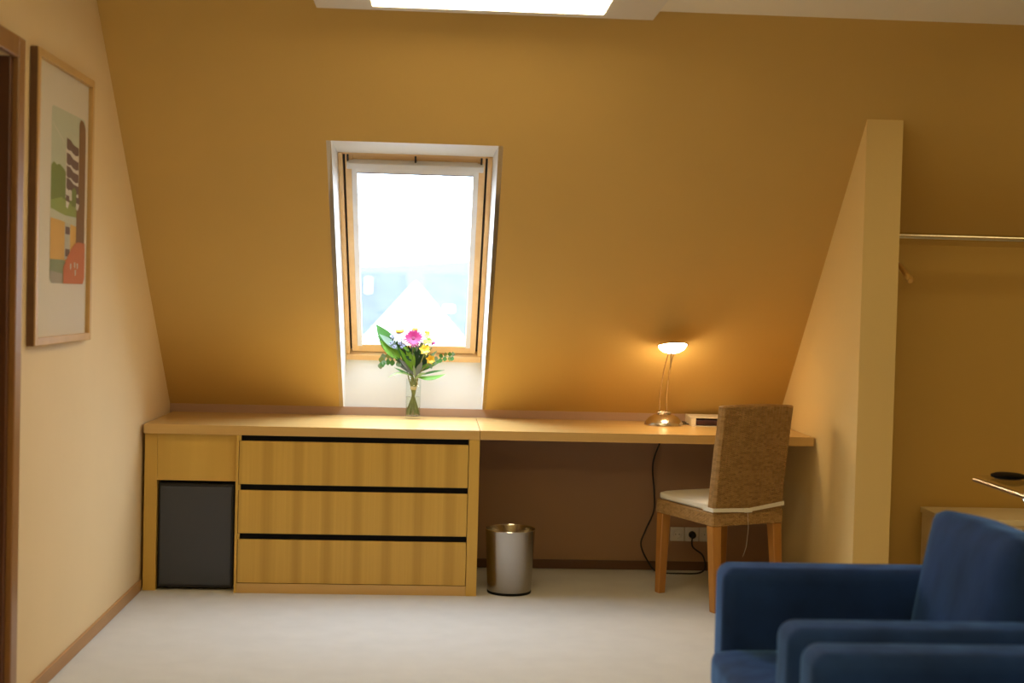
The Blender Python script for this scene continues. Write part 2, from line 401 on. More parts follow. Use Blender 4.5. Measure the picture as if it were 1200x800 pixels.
def house(name_label, x0, x1, y0, y1, zr, ze, axis, roof_m, extras=True):
    """gabled house, ridge along axis"""
    cx, cyy = (x0 + x1) / 2, (y0 + y1) / 2
    h = thing('house', name_label, 'house', (cx, cyy, -9))
    off = Vector((-cx, -cyy, 9))
    q = MB()
    if axis == 'y':
        q.prism([Vector(v) + off for v in [(x0, y0, -9), (x1, y0, -9), (x1, y0, ze), (cx, y0, zr), (x0, y0, ze)]], (0, y1 - y0, 0))
        q.build('wall', M['render_white'], h)
        for sx, xe in ((-1, x0), (1, x1)):
            e = Vector((xe + sx * .3, 0, ze - .3 * (zr - ze) / (x1 - cx)))
            MB().prism([Vector((e.x, y0 - .25, e.z)) + off, Vector((cx, y0 - .25, zr)) + off, Vector((cx, y0 - .25, zr + .14)) + off, Vector((e.x, y0 - .25, e.z + .14)) + off], (0, y1 - y0 + .25, 0)).build('roof', roof_m, h)
    else:
        q.prism([Vector(v) + off for v in [(x0, y0, -9), (x0, y1, -9), (x0, y1, ze), (x0, cyy, zr), (x0, y0, ze)]], (x1 - x0, 0, 0))
        q.build('wall', M['render_white'], h)
        for sy_, ye in ((-1, y0), (1, y1)):
            e = Vector((0, ye + sy_ * .3, ze - .3 * (zr - ze) / (y1 - cyy)))
            MB().prism([Vector((x0 - .2, e.y, e.z)) + off, Vector((x0 - .2, cyy, zr)) + off, Vector((x0 - .2, cyy, zr + .14)) + off, Vector((x0 - .2, e.y, e.z + .14)) + off], (x1 - x0 + .4, 0, 0)).build('roof', roof_m, h)
    return h, off


h1, of = house('white gabled house facing the roof window', -3.1, 2.15, 25, 29.3, 1.56, -1.40, 'y', M['render_white'])
MB().box(-1.0, -.2, 24.96, 25.02, -3.6, -2.3, .02, mtx=Matrix.Translation(of)).build('window_pane', M['slate'], h1)
h2, of = house('long slate roofed house to the right behind the white gable', -0.2, 14, 30, 42, 1.95, -4.5, 'x', M['slate_pale'])
MB().box(.22, .56, 34.9, 35.3, .72, 1.12, .05, mtx=Matrix.Translation(of)).build('dormer', M['render_white'], h2)
MB().box(4.9, 5.6, 35.6, 36.4, 1.5, 2.9, .02, mtx=Matrix.Translation(of)).build('chimney', M['render_white'], h2)
h3, of = house('blue grey roofed house left of the white gable', -14, -1.2, 34, 46, 2.0, -4.0, 'x', M['slate'])
MB().box(-2.36, -2.14, 39.3, 39.6, 1.1, 1.95, .02, mtx=Matrix.Translation(of)).build('chimney', M['render_white'], h3)

# ------------------------------------------------------------------ ceiling lamp
L0 = (0.155, -1.50, ZC)
cl = thing('ceiling_light', 'flat white ceiling lamp with glowing rectangular diffuser above the window', 'ceiling lamp', L0)
MB().box(-.609, .609, -.34, .34, -.085, -.062, .003).build('housing', M['lamp_body'], cl)
MB().box(-.404, .418, -.24, .268, -.0875, -.0840, .003).build('diffuser', M['ceiling_glow'], cl)
MB().box(-.45, .45, -.2, .2, -.063, 0, .002).build('ceiling_mount', M['lamp_body'], cl)

# ------------------------------------------------------------------ cabinet run and desk
ZD, TT = 0.75, 0.042
CX0, CXM, CXR, DXR = -1.282, -0.874, 0.212, 1.735
wt = thing('cabinet_top', 'oak worktop lying over the fridge housing and drawer chest', 'worktop', (CX0, 0, ZD - TT))
MB().box(0, CXR - .001 - CX0, 0, YK - .004, 0, TT, .0015).build('top_board', M['oak_h'], wt)
ds = thing('wall_desk', 'oak desk board spanning open from drawer chest to partition', 'desk', (CXR, 0, ZD - TT))
MB().box(.001, DXR - CXR, 0, YK - .004, 0, TT, .0015).build('desk_board', M['oak_h'], ds)
MB().box(.05, DXR - CXR - .02, YK - .05, YK - .006, -.035, -.001, .002).build('wall_batten', M['oak_h'], ds)

fh = thing('fridge_housing', 'oak fridge housing with plain fascia at the left wall', 'cabinet', (CX0, 0, 0))
MB().box(0, .056, .030, .66, 0, ZD - TT - .001, .001).build('side_panel', M['oak_v'], fh)
MB().box(.0565, CXM - .002 - CX0, .030, .050, .497, ZD - TT - .003, .001).build('fascia', M['oak_v'], fh)
MB().box(.0565, CXM - .004 - CX0, .052, .655, .497, .515, .001).build('shelf', M['oak_h'], fh)

fr = thing('mini_fridge', 'charcoal mini fridge set in the oak housing', 'fridge', (-1.053, .34, 0))
MB().box(-.170, .170, -.265, .25, .02, .486, .004).build('cabinet_body', M['fridge_frame'], fr)
dd = MB().box(-.168, .168, -.292, -.268, .012, .482, .005).build('door', M['fridge_frame'], fr)
MB().box(-.158, .158, -.299, -.291, .026, .470, .002).build('door_panel', M['fridge'], dd)
for sx in (-.14, .14):
    for yy in (-.23, .21): MB().lathe([(0, 0), (.014, 0), (.014, .021), (0, .021)], (sx, yy, 0), 12).build('foot', M['fridge_frame'], fr)

ch = thing('drawer_chest', 'oak chest of three wide drawers with black grip slots', 'drawers', (CXM, 0, 0))
W = CXR - CXM
MB().box(0, .012, 0.002, .655, 0, ZD - TT - .001, .001).build('side_panel', M['oak_v'], ch)
MB().box(W - .048, W, 0.0, .655, 0, ZD - TT - .001, .001).build('side_panel', M['oak_v'], ch)
MB().box(.0125, W - .0485, .003, .03, 0, .044, .001).build('plinth', M['oak_h'], ch)
MB().box(.0125, W - .0485, .64, .652, .0, ZD - TT - .003).build('back_panel', M['oak_v'], ch)
for (z0, z1, zg) in ((.047, .242, .267), (.269, .462, .487), (.489, .683, .707)):
    d = MB().box(.0145, W - .0505, .002, .022, z0, z1, .0012).build('drawer', M['oak_bands'], ch)
    MB().box(.022, W - .0505, .012, .026, z1 + .0005, zg, .0).build('grip_slot', M['groove'], d)
    MB().box(.0125, .0215, .003, .026, z1 + .0005, zg, .0).build('slot_end', M['oak_v'], d)
    MB().box(.03, W - .07, .027, .60, z0 + .01, z1 - .03).build('drawer_box', M['oak_h'], d)

# ------------------------------------------------------------------ waste bin
BN = (.366, .105)
bn = thing('waste_bin', 'brushed steel waste bin on the carpet beside the drawer chest', 'bin', (BN[0], BN[1], 0))
MB().lathe([(0, .004), (.098, .004), (.1005, .012), (.1135, .285), (.1145, .292), (.1125, .293), (.1105, .287), (.0975, .02), (0, .02)], n=64).build('body', M['steel'], bn, True)
MB().lathe([(.094, 0), (.1005, 0), (.1015, .006), (.1015, .011), (.094, .011)], n=64).build('base_ring', M['groove'], bn, True)
rp_ = [(.1145 * math.cos(a * PI / 32), .1145 * math.sin(a * PI / 32), .292) for a in range(65)]
MB().tube(rp_, .0022, 6, False).build('rim', M['chrome'], bn, True)

# ------------------------------------------------------------------ wicker chair
M['wicker'] = mat('woven_wicker', (0.40, 0.235, 0.085), 0.6, noise=(26, 0.35), bump=(220, 0.3), spec=0.35)


_nt = M['wicker'].node_tree; _b = _nt.nodes['Principled BSDF']
_tc = _nt.nodes.new('ShaderNodeTexCoord'); _sp = _nt.nodes.new('ShaderNodeSeparateXYZ'); _cb = _nt.nodes.new('ShaderNodeCombineXYZ')
_ad = _nt.nodes.new('ShaderNodeMath'); _ad.operation = 'ADD'
_bk = _nt.nodes.new('ShaderNodeTexBrick')                   # each strand its own tone
_bk.inputs['Color1'].default_value = (.43, .255, .092, 1); _bk.inputs['Color2'].default_value = (.29, .165, .054, 1)
_bk.inputs['Mortar Size'].default_value = 0.0; _bk.inputs['Scale'].default_value = 1.0
_bk.inputs['Brick Width'].default_value = 0.0165; _bk.inputs['Row Height'].default_value = 0.0095
_nt.links.new(_tc.outputs['Object'], _sp.inputs[0]); _nt.links.new(_sp.outputs[0], _ad.inputs[0]); _nt.links.new(_sp.outputs[1], _ad.inputs[1])
_nt.links.new(_ad.outputs[0], _cb.inputs[0]); _nt.links.new(_sp.outputs[2], _cb.inputs[1])
_nt.links.new(_cb.outputs[0], _bk.inputs['Vector']); _nt.links.new(_bk.outputs['Color'], _b.inputs['Base Color'])


def weave_face(q, pt, nrm, U, V, pu, pv, amp):
    """woven relief: pt(u,v) in metres on a face, strands of pitch pu x pv standing proud along nrm"""
    nu = max(2, int(round(U / pu)) * 5); nv = max(2, int(round(V / pv)) * 4)
    g = []
    for j in range(nv + 1):
        row = []
        for i in range(nu + 1):
            u, v = U * i / nu, V * j / nv
            a = math.sin(PI * u / pu + (PI / 2)) * math.cos(PI * v / pv)
            hgt = amp * (0.5 * abs(math.sin(PI * u / pu)) + 0.5 * abs(math.sin(PI * (v / pv + .5 * (int(u / pu) % 2)))))
            if i in (0, nu) or j in (0, nv): hgt = 0
            row.append(q.b.verts.new(pt(u, v) + nrm * hgt))
        g.append(row)
    for j in range(nv):
        for i in range(nu): q.b.faces.new([g[j][i], g[j][i + 1], g[j + 1][i + 1], g[j + 1][i]])


RZ = math.atan2(.406, .914)                                # faces the desk, turned to the left
chr_ = thing('wicker_chair', 'wicker desk chair with honey wood legs and cream seat pad', 'chair', (1.309, .020, 0), RZ)
HW, HD = .188, .222                                        # half width, half depth
legs = {}
for sx in (-1, 1):
    for sy_ in (-1, 1):
        q = MB()
        x1, y1 = sx * (HW - .024), sy_ * (HD - .024)
        spl = -.028 if sy_ < 0 else .0
        a = .024; c = .018
        top = [(x1 - a, y1 - a, .375), (x1 + a, y1 - a, .375), (x1 + a, y1 + a, .375), (x1 - a, y1 + a, .375)]
        xb, yb = sx * (HW - c), sy_ * (HD - c) + spl * 0
        bot = [(xb - c, yb - c + spl, 0), (xb + c, yb - c + spl, 0), (xb + c, yb + c + spl, 0), (xb - c, yb + c + spl, 0)]
        va = [q.b.verts.new(v) for v in bot]; vb = [q.b.verts.new(v) for v in top]
        q.b.faces.new(va[::-1]); q.b.faces.new(vb)
        for i in range(4): q.b.faces.new([va[i], va[(i + 1) % 4], vb[(i + 1) % 4], vb[i]])
        bmesh.ops.bevel(q.b, geom=q.b.edges[:], offset=.003, segments=1, affect='EDGES')
        q.build('leg', M['chair_wood'], chr_)
# woven seat frame
q = MB()
z0, z1 = .375, .432
bx = lambda n: n
q.box(-HW + .004, HW - .004, -HD + .004, HD - .004, z0, z1, .008, 2)
for (o_, ux, nr, U) in (((-HW, -HD, z0), (1, 0, 0), (0, -1, 0), 2 * HW), ((HW, -HD, z0), (0, 1, 0), (1, 0, 0), 2 * HD), ((HW, HD, z0), (-1, 0, 0), (0, 1, 0), 2 * HW), ((-HW, HD, z0), (0, -1, 0), (-1, 0, 0), 2 * HD)):
    o_, ux, nr = Vector(o_), Vector(ux), Vector(nr)
    weave_face(q, lambda u, v: o_ + ux * u + Vector((0, 0, v)), nr, U, z1 - z0, .0105, .0125, .005)
weave_face(q, lambda u, v: Vector((-HW + u, -HD + v, z1)), Vector((0, 0, 1)), 2 * HW, 2 * HD, .012, .016, .004)
q.build('seat', M['wicker'], chr_, True, weld=False)
# woven backrest
q = MB()
LEAN, BH, BT = .058, .474, .042


def bp(x, t, h):                                           # x across, t thickness (0 = rear), h up
    tap = 1 + .02 * (h / BH)
    return Vector((x * tap, -HD + .004 + t * (1 - .25 * h / BH) - LEAN * (h / BH) ** 1.15 - .018 * (x / HW) ** 2 * 0, .428 + h + .006 * (1 - (x / HW) ** 2)))


bw = HW - .004
nb = Vector((0, -1, -.18)).normalized()
weave_face(q, lambda u, v: bp(-bw + u, 0, v), nb, 2 * bw, BH, .0165, .0095, .011)
weave_face(q, lambda u, v: bp(-bw + u, BT, v), -nb, 2 * bw, BH, .0165, .0095, .011)
weave_face(q, lambda u, v: bp(-bw, u, v), Vector((-1, 0, 0)), BT, BH, .014, .0095, .006)
weave_face(q, lambda u, v: bp(bw, u, v), Vector((1, 0, 0)), BT, BH, .014, .0095, .006)
weave_face(q, lambda u, v: bp(-bw + u, v, BH), Vector((0, 0, 1)), 2 * bw, BT, .0105, .014, .004)
weave_face(q, lambda u, v: bp(-bw + u, v, 0), Vector((0, 0, -1)), 2 * bw, BT, .0105, .014, .002)
q.build('backrest', M['wicker'], chr_, True, weld=False)


def pad(x0, x1, y0, y1, z0, z1, puff=.3, n=14, r=.012, mtx=None):
    """soft cushion: rounded slab whose faces swell a little"""
    q = MB(); t = bmesh.new(); bmesh.ops.create_cube(t, size=2)
    bmesh.ops.subdivide_edges(t, edges=t.edges[:], cuts=n, use_grid_fill=True)
    hx, hy, hz = (x1 - x0) / 2, (y1 - y0) / 2, (z1 - z0) / 2
    for v in t.verts:
        c = v.co.copy()
        p = Vector((c.x * hx, c.y * hy, c.z * hz))
        core = Vector((max(-hx + r, min(hx - r, p.x)), max(-hy + r, min(hy - r, p.y)), max(-hz + r, min(hz - r, p.z))))
        dlt = p - core
        if dlt.length > 1e-9: p = core + dlt.normalized() * r
        hs = [(abs(c.x), abs(c.y), abs(c.z))]
        wx, wy, wz = (1 - c.y ** 4) * (1 - c.z ** 4), (1 - c.x ** 4) * (1 - c.z ** 4), (1 - c.x ** 4) * (1 - c.y ** 4)
        mn = min(hx, hy, hz)
        p += Vector((c.x ** 3 * wx, c.y ** 3 * wy, c.z ** 3 * wz)) * mn * puff
        p += Vector(((x0 + x1) / 2, (y0 + y1) / 2, (z0 + z1) / 2))
        v.co = mtx @ p if mtx is not None else p
    q.merge(t); return q


cs = pad(-HW + .006, HW - .006, -HD + .052, HD - .004, .434, .474, .30, r=.016).build('seat_pad', M['cushion'], chr_, True)
q = MB()                                                   # tie band round the foot of the back
yb_ = -HD - .009
for (xa, xb, za, zb, yy) in ((-bw - .006, .0, .440, .432, yb_), (.0, bw + .006, .434, .455, yb_)):
    q.prism([(xa, yy, za), (xb, yy - .002, zb), (xb, yy - .002, zb + .018), (xa, yy, za + .016)], (0, .004, 0))
q.box(-bw - .010, -bw - .006, -HD - .006, -HD + .07, .438, .456, .001)
q.box(bw + .006, bw + .010, -HD - .006, -HD + .07, .452, .470, .001)
q.box(-.03, .012, yb_ - .008, yb_ + .002, .431, .449, .003)
q.build('tie_band', M['cushion'], cs)
q = MB(); q.tube([(-.012, yb_ - .004, .434), (-.010, yb_ - .010, .36), (-.016, yb_ - .006, .28), (-.030, yb_ - .002, .235)], .0007, 5); q.build('loose_thread', M['cushion'], cs)

# ------------------------------------------------------------------ desk lamp
LX, LY = 1.120, .455
lm = thing('desk_lamp', 'satin nickel desk lamp lit under a small disc head', 'lamp', (LX, LY, ZD))
MB().lathe([(0, 0), (.094, 0), (.095, .004), (.088, .020), (.070, .040), (.045, .053), (.020, .059), (0, .060)], n=56).build('base', M['nickel'], lm, True)
MB().box(-.034, .034, -.010, .010, .058, .069, .004, 3).build('rod_clamp', M['nickel'], lm, True)
for sx in (-.018, .018):
    pth = []
    for i in range(15):
        t = i / 14
        pth.append((sx * (1 - .35 * t) - .004 - .006 * t ** 2.2 - .006 * math.sin(PI * t), -.225 * t ** 1.7, .066 + .306 * t))
    MB().tube(pth, .0031, 8).build('rod', M['nickel'], lm, True)
HX, HY, HZ = -.006, -.235, .374
TL = Matrix.Rotation(math.radians(-13), 4, 'X') @ Matrix.Rotation(math.radians(-3), 4, 'Y')
hd = MB().lathe([(0, .038), (.020, .037), (.050, .033), (.0735, .026), (.0755, .023), (.0735, .021), (.068, .021), (.068, .024), (0, .030)], (HX, HY, HZ), 48, TL).build('head', M['nickel'], lm, True)
MB().lathe([(.0665, .0225), (.062, .012), (.050, 0.0), (.030, -.009), (0, -.013)], (HX, HY, HZ), 48, TL).build('lens', M['lamp_glow'], hd, True)
MB().tube([(HX - .014, HY - .03, HZ - .004), (HX - .014, HY - .032, HZ - .080)], .0036, 8).build('handle_stick', M['nickel'], lm, True)

cd = []
ctl = [(1.19, .50, .756), (1.24, .56, .7535), (1.235, .64, .7535)]
tag(MB().tube([(1.185, .535, .7535), (1.225, .520, .7535), (1.262, .500, .7535), (1.275, .545, .7535), (1.25, .62, .7535), (1.2, .664, .7535)], .0028, 8).build('lamp_lead', M['black_cord'], smooth=True), 'thin black lead lying on the desk behind the lamp', 'cord')


def bez(pts, n=8):
    P_ = [Vector(p) for p in pts]; out = []
    for i in range(len(P_) - 1):
        a, b_, c, d = P_[max(i - 1, 0)], P_[i], P_[i + 1], P_[min(i + 2, len(P_) - 1)]
        for k in range(n):
            t = k / n
            out.append(.5 * ((2 * b_) + (c - a) * t + (2 * a - 5 * b_ + 4 * c - d) * t * t + (3 * b_ - a - 3 * c + d) * t ** 3))
    out.append(P_[-1]); return out


tag(MB().tube(bez([(1.145, .655, .706), (1.142, .65, .66), (1.105, .65, .54), (1.115, .648, .40), (1.115, .645, .30), (1.075, .645, .20), (1.055, .64, .13), (1.09, .62, .05), (1.135, .585, .006), (1.25, .56, .005), (1.34, .575, .006), (1.375, .60, .03), (1.36, .60, .09), (1.312, .618, .13), (1.313, .63, .183)], 8), .0042, 8).build('power_cord', M['black_cord'], smooth=True), 'black power cord hanging below the desk and looping to the wall socket', 'cord')

# socket plates on the back wall
for i, xc in enumerate((1.242, 1.3155, 1.389)):
    lb = ('white wall socket left of the plugged one, empty', 'white wall socket with the black plug in it', 'white wall socket hidden mostly behind the chair leg')[i]
    so = thing('wall_socket', lb, 'socket', (xc, YK, .183), 0, 'wall sockets under the desk')
    MB().box(-.0355, .0355, -.011, 0, -.0355, .0355, .003, 2).build('plate', M['white_plastic'], so)
    q = MB(); q.lathe([(0, .003), (.019, .003), (.0195, .0125), (.0215, .0125), (.0215, 0), (0, 0)], (0, -.009, 0), 28, Matrix.Rotation(PI / 2, 4, 'X')); q.build('dish', M['white_plastic'], so, True)
    if i != 1:
        for sx in (-.0095, .0095): MB().lathe([(0, 0), (.0028, 0), (.0028, .0009), (0, .0009)], (sx, -.0120, 0), 10, Matrix.Rotation(PI / 2, 4, 'X')).build('hole', M['grey_plastic'], so)
pl = tag(MB().lathe([(0, 0), (.0175, 0), (.0180, .010), (.0160, .030), (.010, .036), (0, .037)], (1.3155, .6605, .183), 24, Matrix.Rotation(PI / 2, 4, 'X')).build('plug', M['black_cord'], smooth=True), 'round black plug pushed into the middle wall socket', 'plug')

# ------------------------------------------------------------------ binder on the desk
bk = thing('binder', 'cream covered folder with dark maroon inside lying on the desk', 'folder', (1.40, .44, ZD), math.radians(-3))
MB().box(-.15, .13, -.02, .20, .040, .0435, .001).build('top_cover', M['binder'], bk)
MB().box(-.15, .13, -.02, .20, .0, .0035, .001).build('bottom_cover', M['binder'], bk)
MB().box(-.15, -.1465, -.02, .20, .0035, .040, .0005).build('spine', M['binder'], bk)
MB().box(-.1455, -.126, -.019, .195, .0038, .0397, .0).build('spine_filler', M['binder'], bk)
MB().box(-.1255, .125, -.018, .195, .006, .033, .006, 2).build('inner_block', M['maroon'], bk)

# ------------------------------------------------------------------ vase and bouquet
VX, VY = -.100, .525
vs = thing('flower_vase', 'clear cylindrical glass vase half filled with water', 'vase', (VX, VY, ZD))
MB().lathe([(0, 0), (.0345, 0), (.0365, .002), (.037, .193), (.0362, .195), (.0345, .193), (.0342, .014), (0, .012)], n=48).build('glass_body', M['vase_glass'], vs, True)
MB().lathe([(0, .0135), (.0338, .0155), (.0338, .108), (0, .108)], n=40).build('water', M['water'], vs, True)

gm = {}
for nme, c_ in dict(leaf_bright=(.13, .30, .02), leaf_mid=(.055, .17, .028), leaf_dark=(.016, .055, .024), leaf_pale=(.20, .30, .22), eucalyptus=(.16, .24, .13), grey_leaf=(.17, .21, .23), olive=(.20, .25, .06)).items():
    m_ = mat('foliage_' + nme, c_, 0.45, noise=(30, 0.2), spec=0.4); gm[nme] = m_
    b_ = m_.node_tree.nodes['Principled BSDF']
    b_.inputs['Subsurface Weight'].default_value = 0.0
gm['magenta'] = mat('magenta_petal', (.32, .004, .095), 0.55, noise=(60, .25))
gm['magenta_in'] = mat('magenta_centre', (.16, .003, .05), 0.7, noise=(200, .4))
gm['white_petal'] = mat('white_petal', (.42, .43, .46), 0.6)
gm['yellow'] = mat('yellow_petal', (.70, .42, .02), 0.55, noise=(60, .15))
gm['gold'] = mat('gold_centre', (.62, .33, .02), 0.8, noise=(250, .4))
gm['lime'] = mat('lime_bloom', (.34, .56, .06), 0.6, noise=(80, .2))
gm['plum'] = mat('plum_bloom', (.30, .03, .14), 0.7, noise=(150, .4))
gm['violet'] = mat('pale_violet_bloom', (.27, .28, .38), 0.7, noise=(150, .3))
gm['stem'] = mat('flower_stem', (.20, .21, .065), 0.55, noise=(40, .3))
gm['raffia'] = mat('raffia_tie', (.55, .42, .22), 0.8, noise=(90, .3))

bq = thing('flower_bouquet', 'mixed bouquet with a magenta gerbera standing in the glass vase', 'flowers', (VX, VY, ZD))


def blade(base, tip, width, sag=.0, facing=(0, -1, .3), n=8, shape=1.0, fold=.15):
    q = MB(); base, tip = Vector(base), Vector(tip); ax = tip - base; f = Vector(facing).normalized()
    side = ax.cross(f).normalized(); f = side.cross(ax).normalized()
    rows = []
    for i in range(n + 1):
        t = i / n
        c = base + ax * t + Vector((0, 0, sag)) * math.sin(PI * t)
        wv = width * .5 * math.sin(PI * min(1, (t * .96 + .03)) ** shape)
        rows.append([q.b.verts.new(c - side * wv + f * wv * fold), q.b.verts.new(c - f * .0), q.b.verts.new(c + side * wv + f * wv * fold)])
    for a, c in zip(rows, rows[1:]):
        for k in (0, 1): q.b.faces.new([a[k], a[k + 1], c[k + 1], c[k]])
    return q


def leaf(name, m, *a, parent=None, **k): return blade(*a, **k).build(name, gm[m], parent or bq, True, weld=False)


def flower(name, c, facing, R, n, pm_, cm, crad, cup=.2, rows=1, wid=None, label=None):
    c = Vector(c); f = Vector(facing).normalized()
    a = f.orthogonal().normalized(); b2 = f.cross(a)
    q = MB()
    for r_ in range(rows):
        for i in range(n):
            an = 2 * PI * (i + .5 * r_) / n + random.uniform(-.06, .06); d = a * math.cos(an) + b2 * math.sin(an)
            rad = R * (1 - .22 * r_) * random.uniform(.93, 1.05)
            t = blade(c + d * crad * .5 + f * (.002 + .004 * r_), c + d * rad + f * (cup * rad * (1 + r_ * .6)), wid or 2 * PI * R * .62 / n, 0, f, 5, .75, .12)
            t_m = bpy.data.meshes.new('t'); t.b.to_mesh(t_m); t.b.free(); q.b.from_mesh(t_m); bpy.data.meshes.remove(t_m)
    o_ = MB().lathe([(0, -.006), (crad * .9, -.004), (crad, .002), (crad * .8, .008), (0, .011)], c, 20, f.to_track_quat('Z', 'Y').to_matrix().to_4x4()).build(name, gm[cm], bq, True)
    if label: o_['label'] = label
    q.build('petals', gm[pm_], o_, True, weld=False)
    return o_


B = lambda x, z, y=0.0: (x - VX, y, z - ZD)               # from room x, z (y towards the back) to bouquet space
NK = .198                                                 # neck height
flower('gerbera', B(-.105, 1.140, -.035), (.05, -.92, .40), .052, 20, 'magenta', 'magenta_in', .011, .25, 2, .011, 'magenta gerbera in the middle of the bouquet')
flower('daisy', B(-.172, 1.178, -.01), (-.10, -.30, .95), .056, 18, 'white_petal', 'gold', .024, -.80, 1, .017, 'white daisy with yellow centre, on the left')
flower('daisy', B(-.098, 1.185, .035), (.08, -.45, .90), .054, 18, 'white_petal', 'gold', .015, -.65, 1, .016, 'white daisy standing behind the magenta gerbera')
flower('daisy', B(-.040, 1.172, .03), (.25, -.40, .9), .052, 18, 'white_petal', 'gold', .015, -.65, 1, .015, 'white daisy on the right at the back')
flower('lily', B(-.050, 1.085, -.05), (.15, -.9, .45), .030, 6, 'yellow', 'gold', .006, .45, 2, .018, 'bright yellow bloom below the gerbera')
flower('lily', B(-.025, 1.040, -.045), (.35, -.85, .2), .026, 6, 'yellow', 'gold', .006, .6, 2, .017, 'lower yellow bloom, facing right')
for (x, z, y, R_) in ((-.040, 1.150, -.01, .020), (-.028, 1.128, -.015, .018), (-.050, 1.125, -.025, .015)):
    flower('chrysanthemum', B(x, z, y), (.2, -.7, .6), R_, 16, 'lime', 'lime', .006, .5, 2, .007)
flower('thistle', B(-.012, 1.118, -.02), (.3, -.6, .6), .013, 12, 'plum', 'plum', .005, .9, 1, .006)
flower('statice', B(-.205, 1.150, -.01), (-.3, -.7, .6), .015, 10, 'violet', 'violet', .005, .5, 1, .008)
flower('statice', B(-.185, 1.135, -.02), (-.2, -.8, .5), .014, 10, 'violet', 'violet', .005, .5, 1, .008)
flower('statice', B(-.222, 1.137, .0), (-.2, -.8, .5), .014, 10, 'violet', 'violet', .005, .5, 1, .008)
for (x, z, y) in ((-.212, 1.118, -.03), (-.170, 1.118, -.035), (-.150, 1.135, -.02), (-.195, 1.10, -.035), (-.155, 1.105, -.035), (-.070, 1.160, .0)):
    flower('statice', B(x, z, y), (-.2, -.8, .5), random.uniform(.011, .016), 9, 'violet', 'violet', .005, .5, 1, .008)
# large leaf at the left, pale along its upper half
leaf('large_leaf', 'leaf_mid', B(-.175, 1.045, -.01), B(-.288, 1.208, -.02), .085, facing=(.35, -.9, .15), shape=.8, n=12)
leaf('large_leaf', 'leaf_pale', B(-.18, 1.09, -.03), B(-.270, 1.160, -.036), .034, facing=(.25, -.95, .2), shape=.8)
leaf('large_leaf', 'leaf_bright', B(-.165, 1.04, -.02), B(-.265, 1.130, -.035), .055, facing=(.3, -.9, .25), shape=.9)
# upright bright blades and dark filler leaves
for (x0, z0, x1, z1, w_, m_, y) in ((-.11, .985, -.172, 1.095, .020, 'leaf_bright', -.04), (-.105, .985, -.140, 1.085, .017, 'leaf_bright', -.05), (-.110, .990, -.122, 1.080, .015, 'leaf_bright', -.055),
                                   (-.100, .985, -.100, 1.070, .014, 'leaf_bright', -.055), (-.115, .98, -.190, 1.110, .019, 'leaf_mid', -.03), (-.10, .975, -.21, 1.06, .020, 'leaf_dark', -.03),
                                   (-.09, .98, -.085, 1.11, .030, 'leaf_dark', -.03), (-.10, .98, -.13, 1.11, .030, 'leaf_dark', -.02), (-.09, .97, -.05, 1.09, .028, 'leaf_dark', -.025), (-.085, .97, -.02, 1.07, .028, 'leaf_dark', -.02),
                                   (-.1, .98, -.155, 1.10, .030, 'leaf_dark', -.005), (-.09, .98, -.065, 1.13, .03, 'leaf_dark', -.01), (-.1, .98, -.11, 1.13, .034, 'leaf_dark', .01), (-.09, .98, -.03, 1.12, .030, 'leaf_mid', .0),
                                   (-.085, .975, .045, 1.045, .026, 'leaf_mid', -.02), (-.09, .985, .02, 1.03, .022, 'leaf_bright', -.03), (-.09, .96, -.06, 1.03, .026, 'grey_leaf', -.045), (-.1, .965, -.17, 1.04, .022, 'grey_leaf', -.03),
                                   (-.11, .97, -.18, 1.015, .018, 'grey_leaf', -.02), (-.095, .955, -.1, 1.015, .014, 'leaf_pale', -.055), (-.09, .975, .01, 1.085, .024, 'eucalyptus', -.01), (-.1, 1.0, -.2, 1.125, .026, 'grey_leaf', .0)):
    leaf('leaf', m_, B(x0, z0, y * .5), B(x1, z1, y), w_, sag=.004, facing=(random.uniform(-.3, .3), -1, .3))
# small filler leaves between the blooms
for i in range(34):
    a_ = random.uniform(-1.0, 1.0); r_ = random.uniform(.25, 1)
    x0, z0 = -.098 + .045 * a_ * r_, 1.0 + .085 * r_
    x1, z1 = x0 + .040 * a_ + random.uniform(-.012, .012), z0 + random.uniform(.015, .050)
    y = random.uniform(-.045, .02)
    leaf('small_leaf', random.choice(['leaf_dark', 'leaf_dark', 'leaf_mid', 'leaf_bright', 'grey_leaf', 'eucalyptus']), B(x0, z0, y), B(x1, z1, y - .01), random.uniform(.012, .022), sag=.002, facing=(random.uniform(-.6, .6), -1, .3), n=5)
# long level leaves at the neck
leaf('long_leaf', 'olive', B(-.105, .955, -.02), B(-.225, .950, -.05), .016, sag=.022, facing=(0, -.7, .8))
leaf('long_leaf', 'leaf_bright', B(-.082, .958, -.025), B(.055, .975, -.06), .026, sag=-.014, facing=(0, -.8, .6))
leaf('long_leaf', 'leaf_bright', B(-.080, .955, -.03), B(.020, .960, -.065), .024, sag=-.006, facing=(0, -.8, .6))
leaf('long_leaf', 'leaf_mid', B(-.08, .96, -.01), B(.05, .992, -.03), .014, sag=.004, facing=(0, -.8, .6))
leaf('long_leaf', 'olive', B(-.095, .945, -.03), B(-.04, .978, -.05), .018, sag=.006, facing=(0, -.8, .6))
leaf('long_leaf', 'leaf_mid', B(-.10, .955, -.01), B(-.195, 1.0, -.04), .014, sag=.0, facing=(0, -.8, .6))
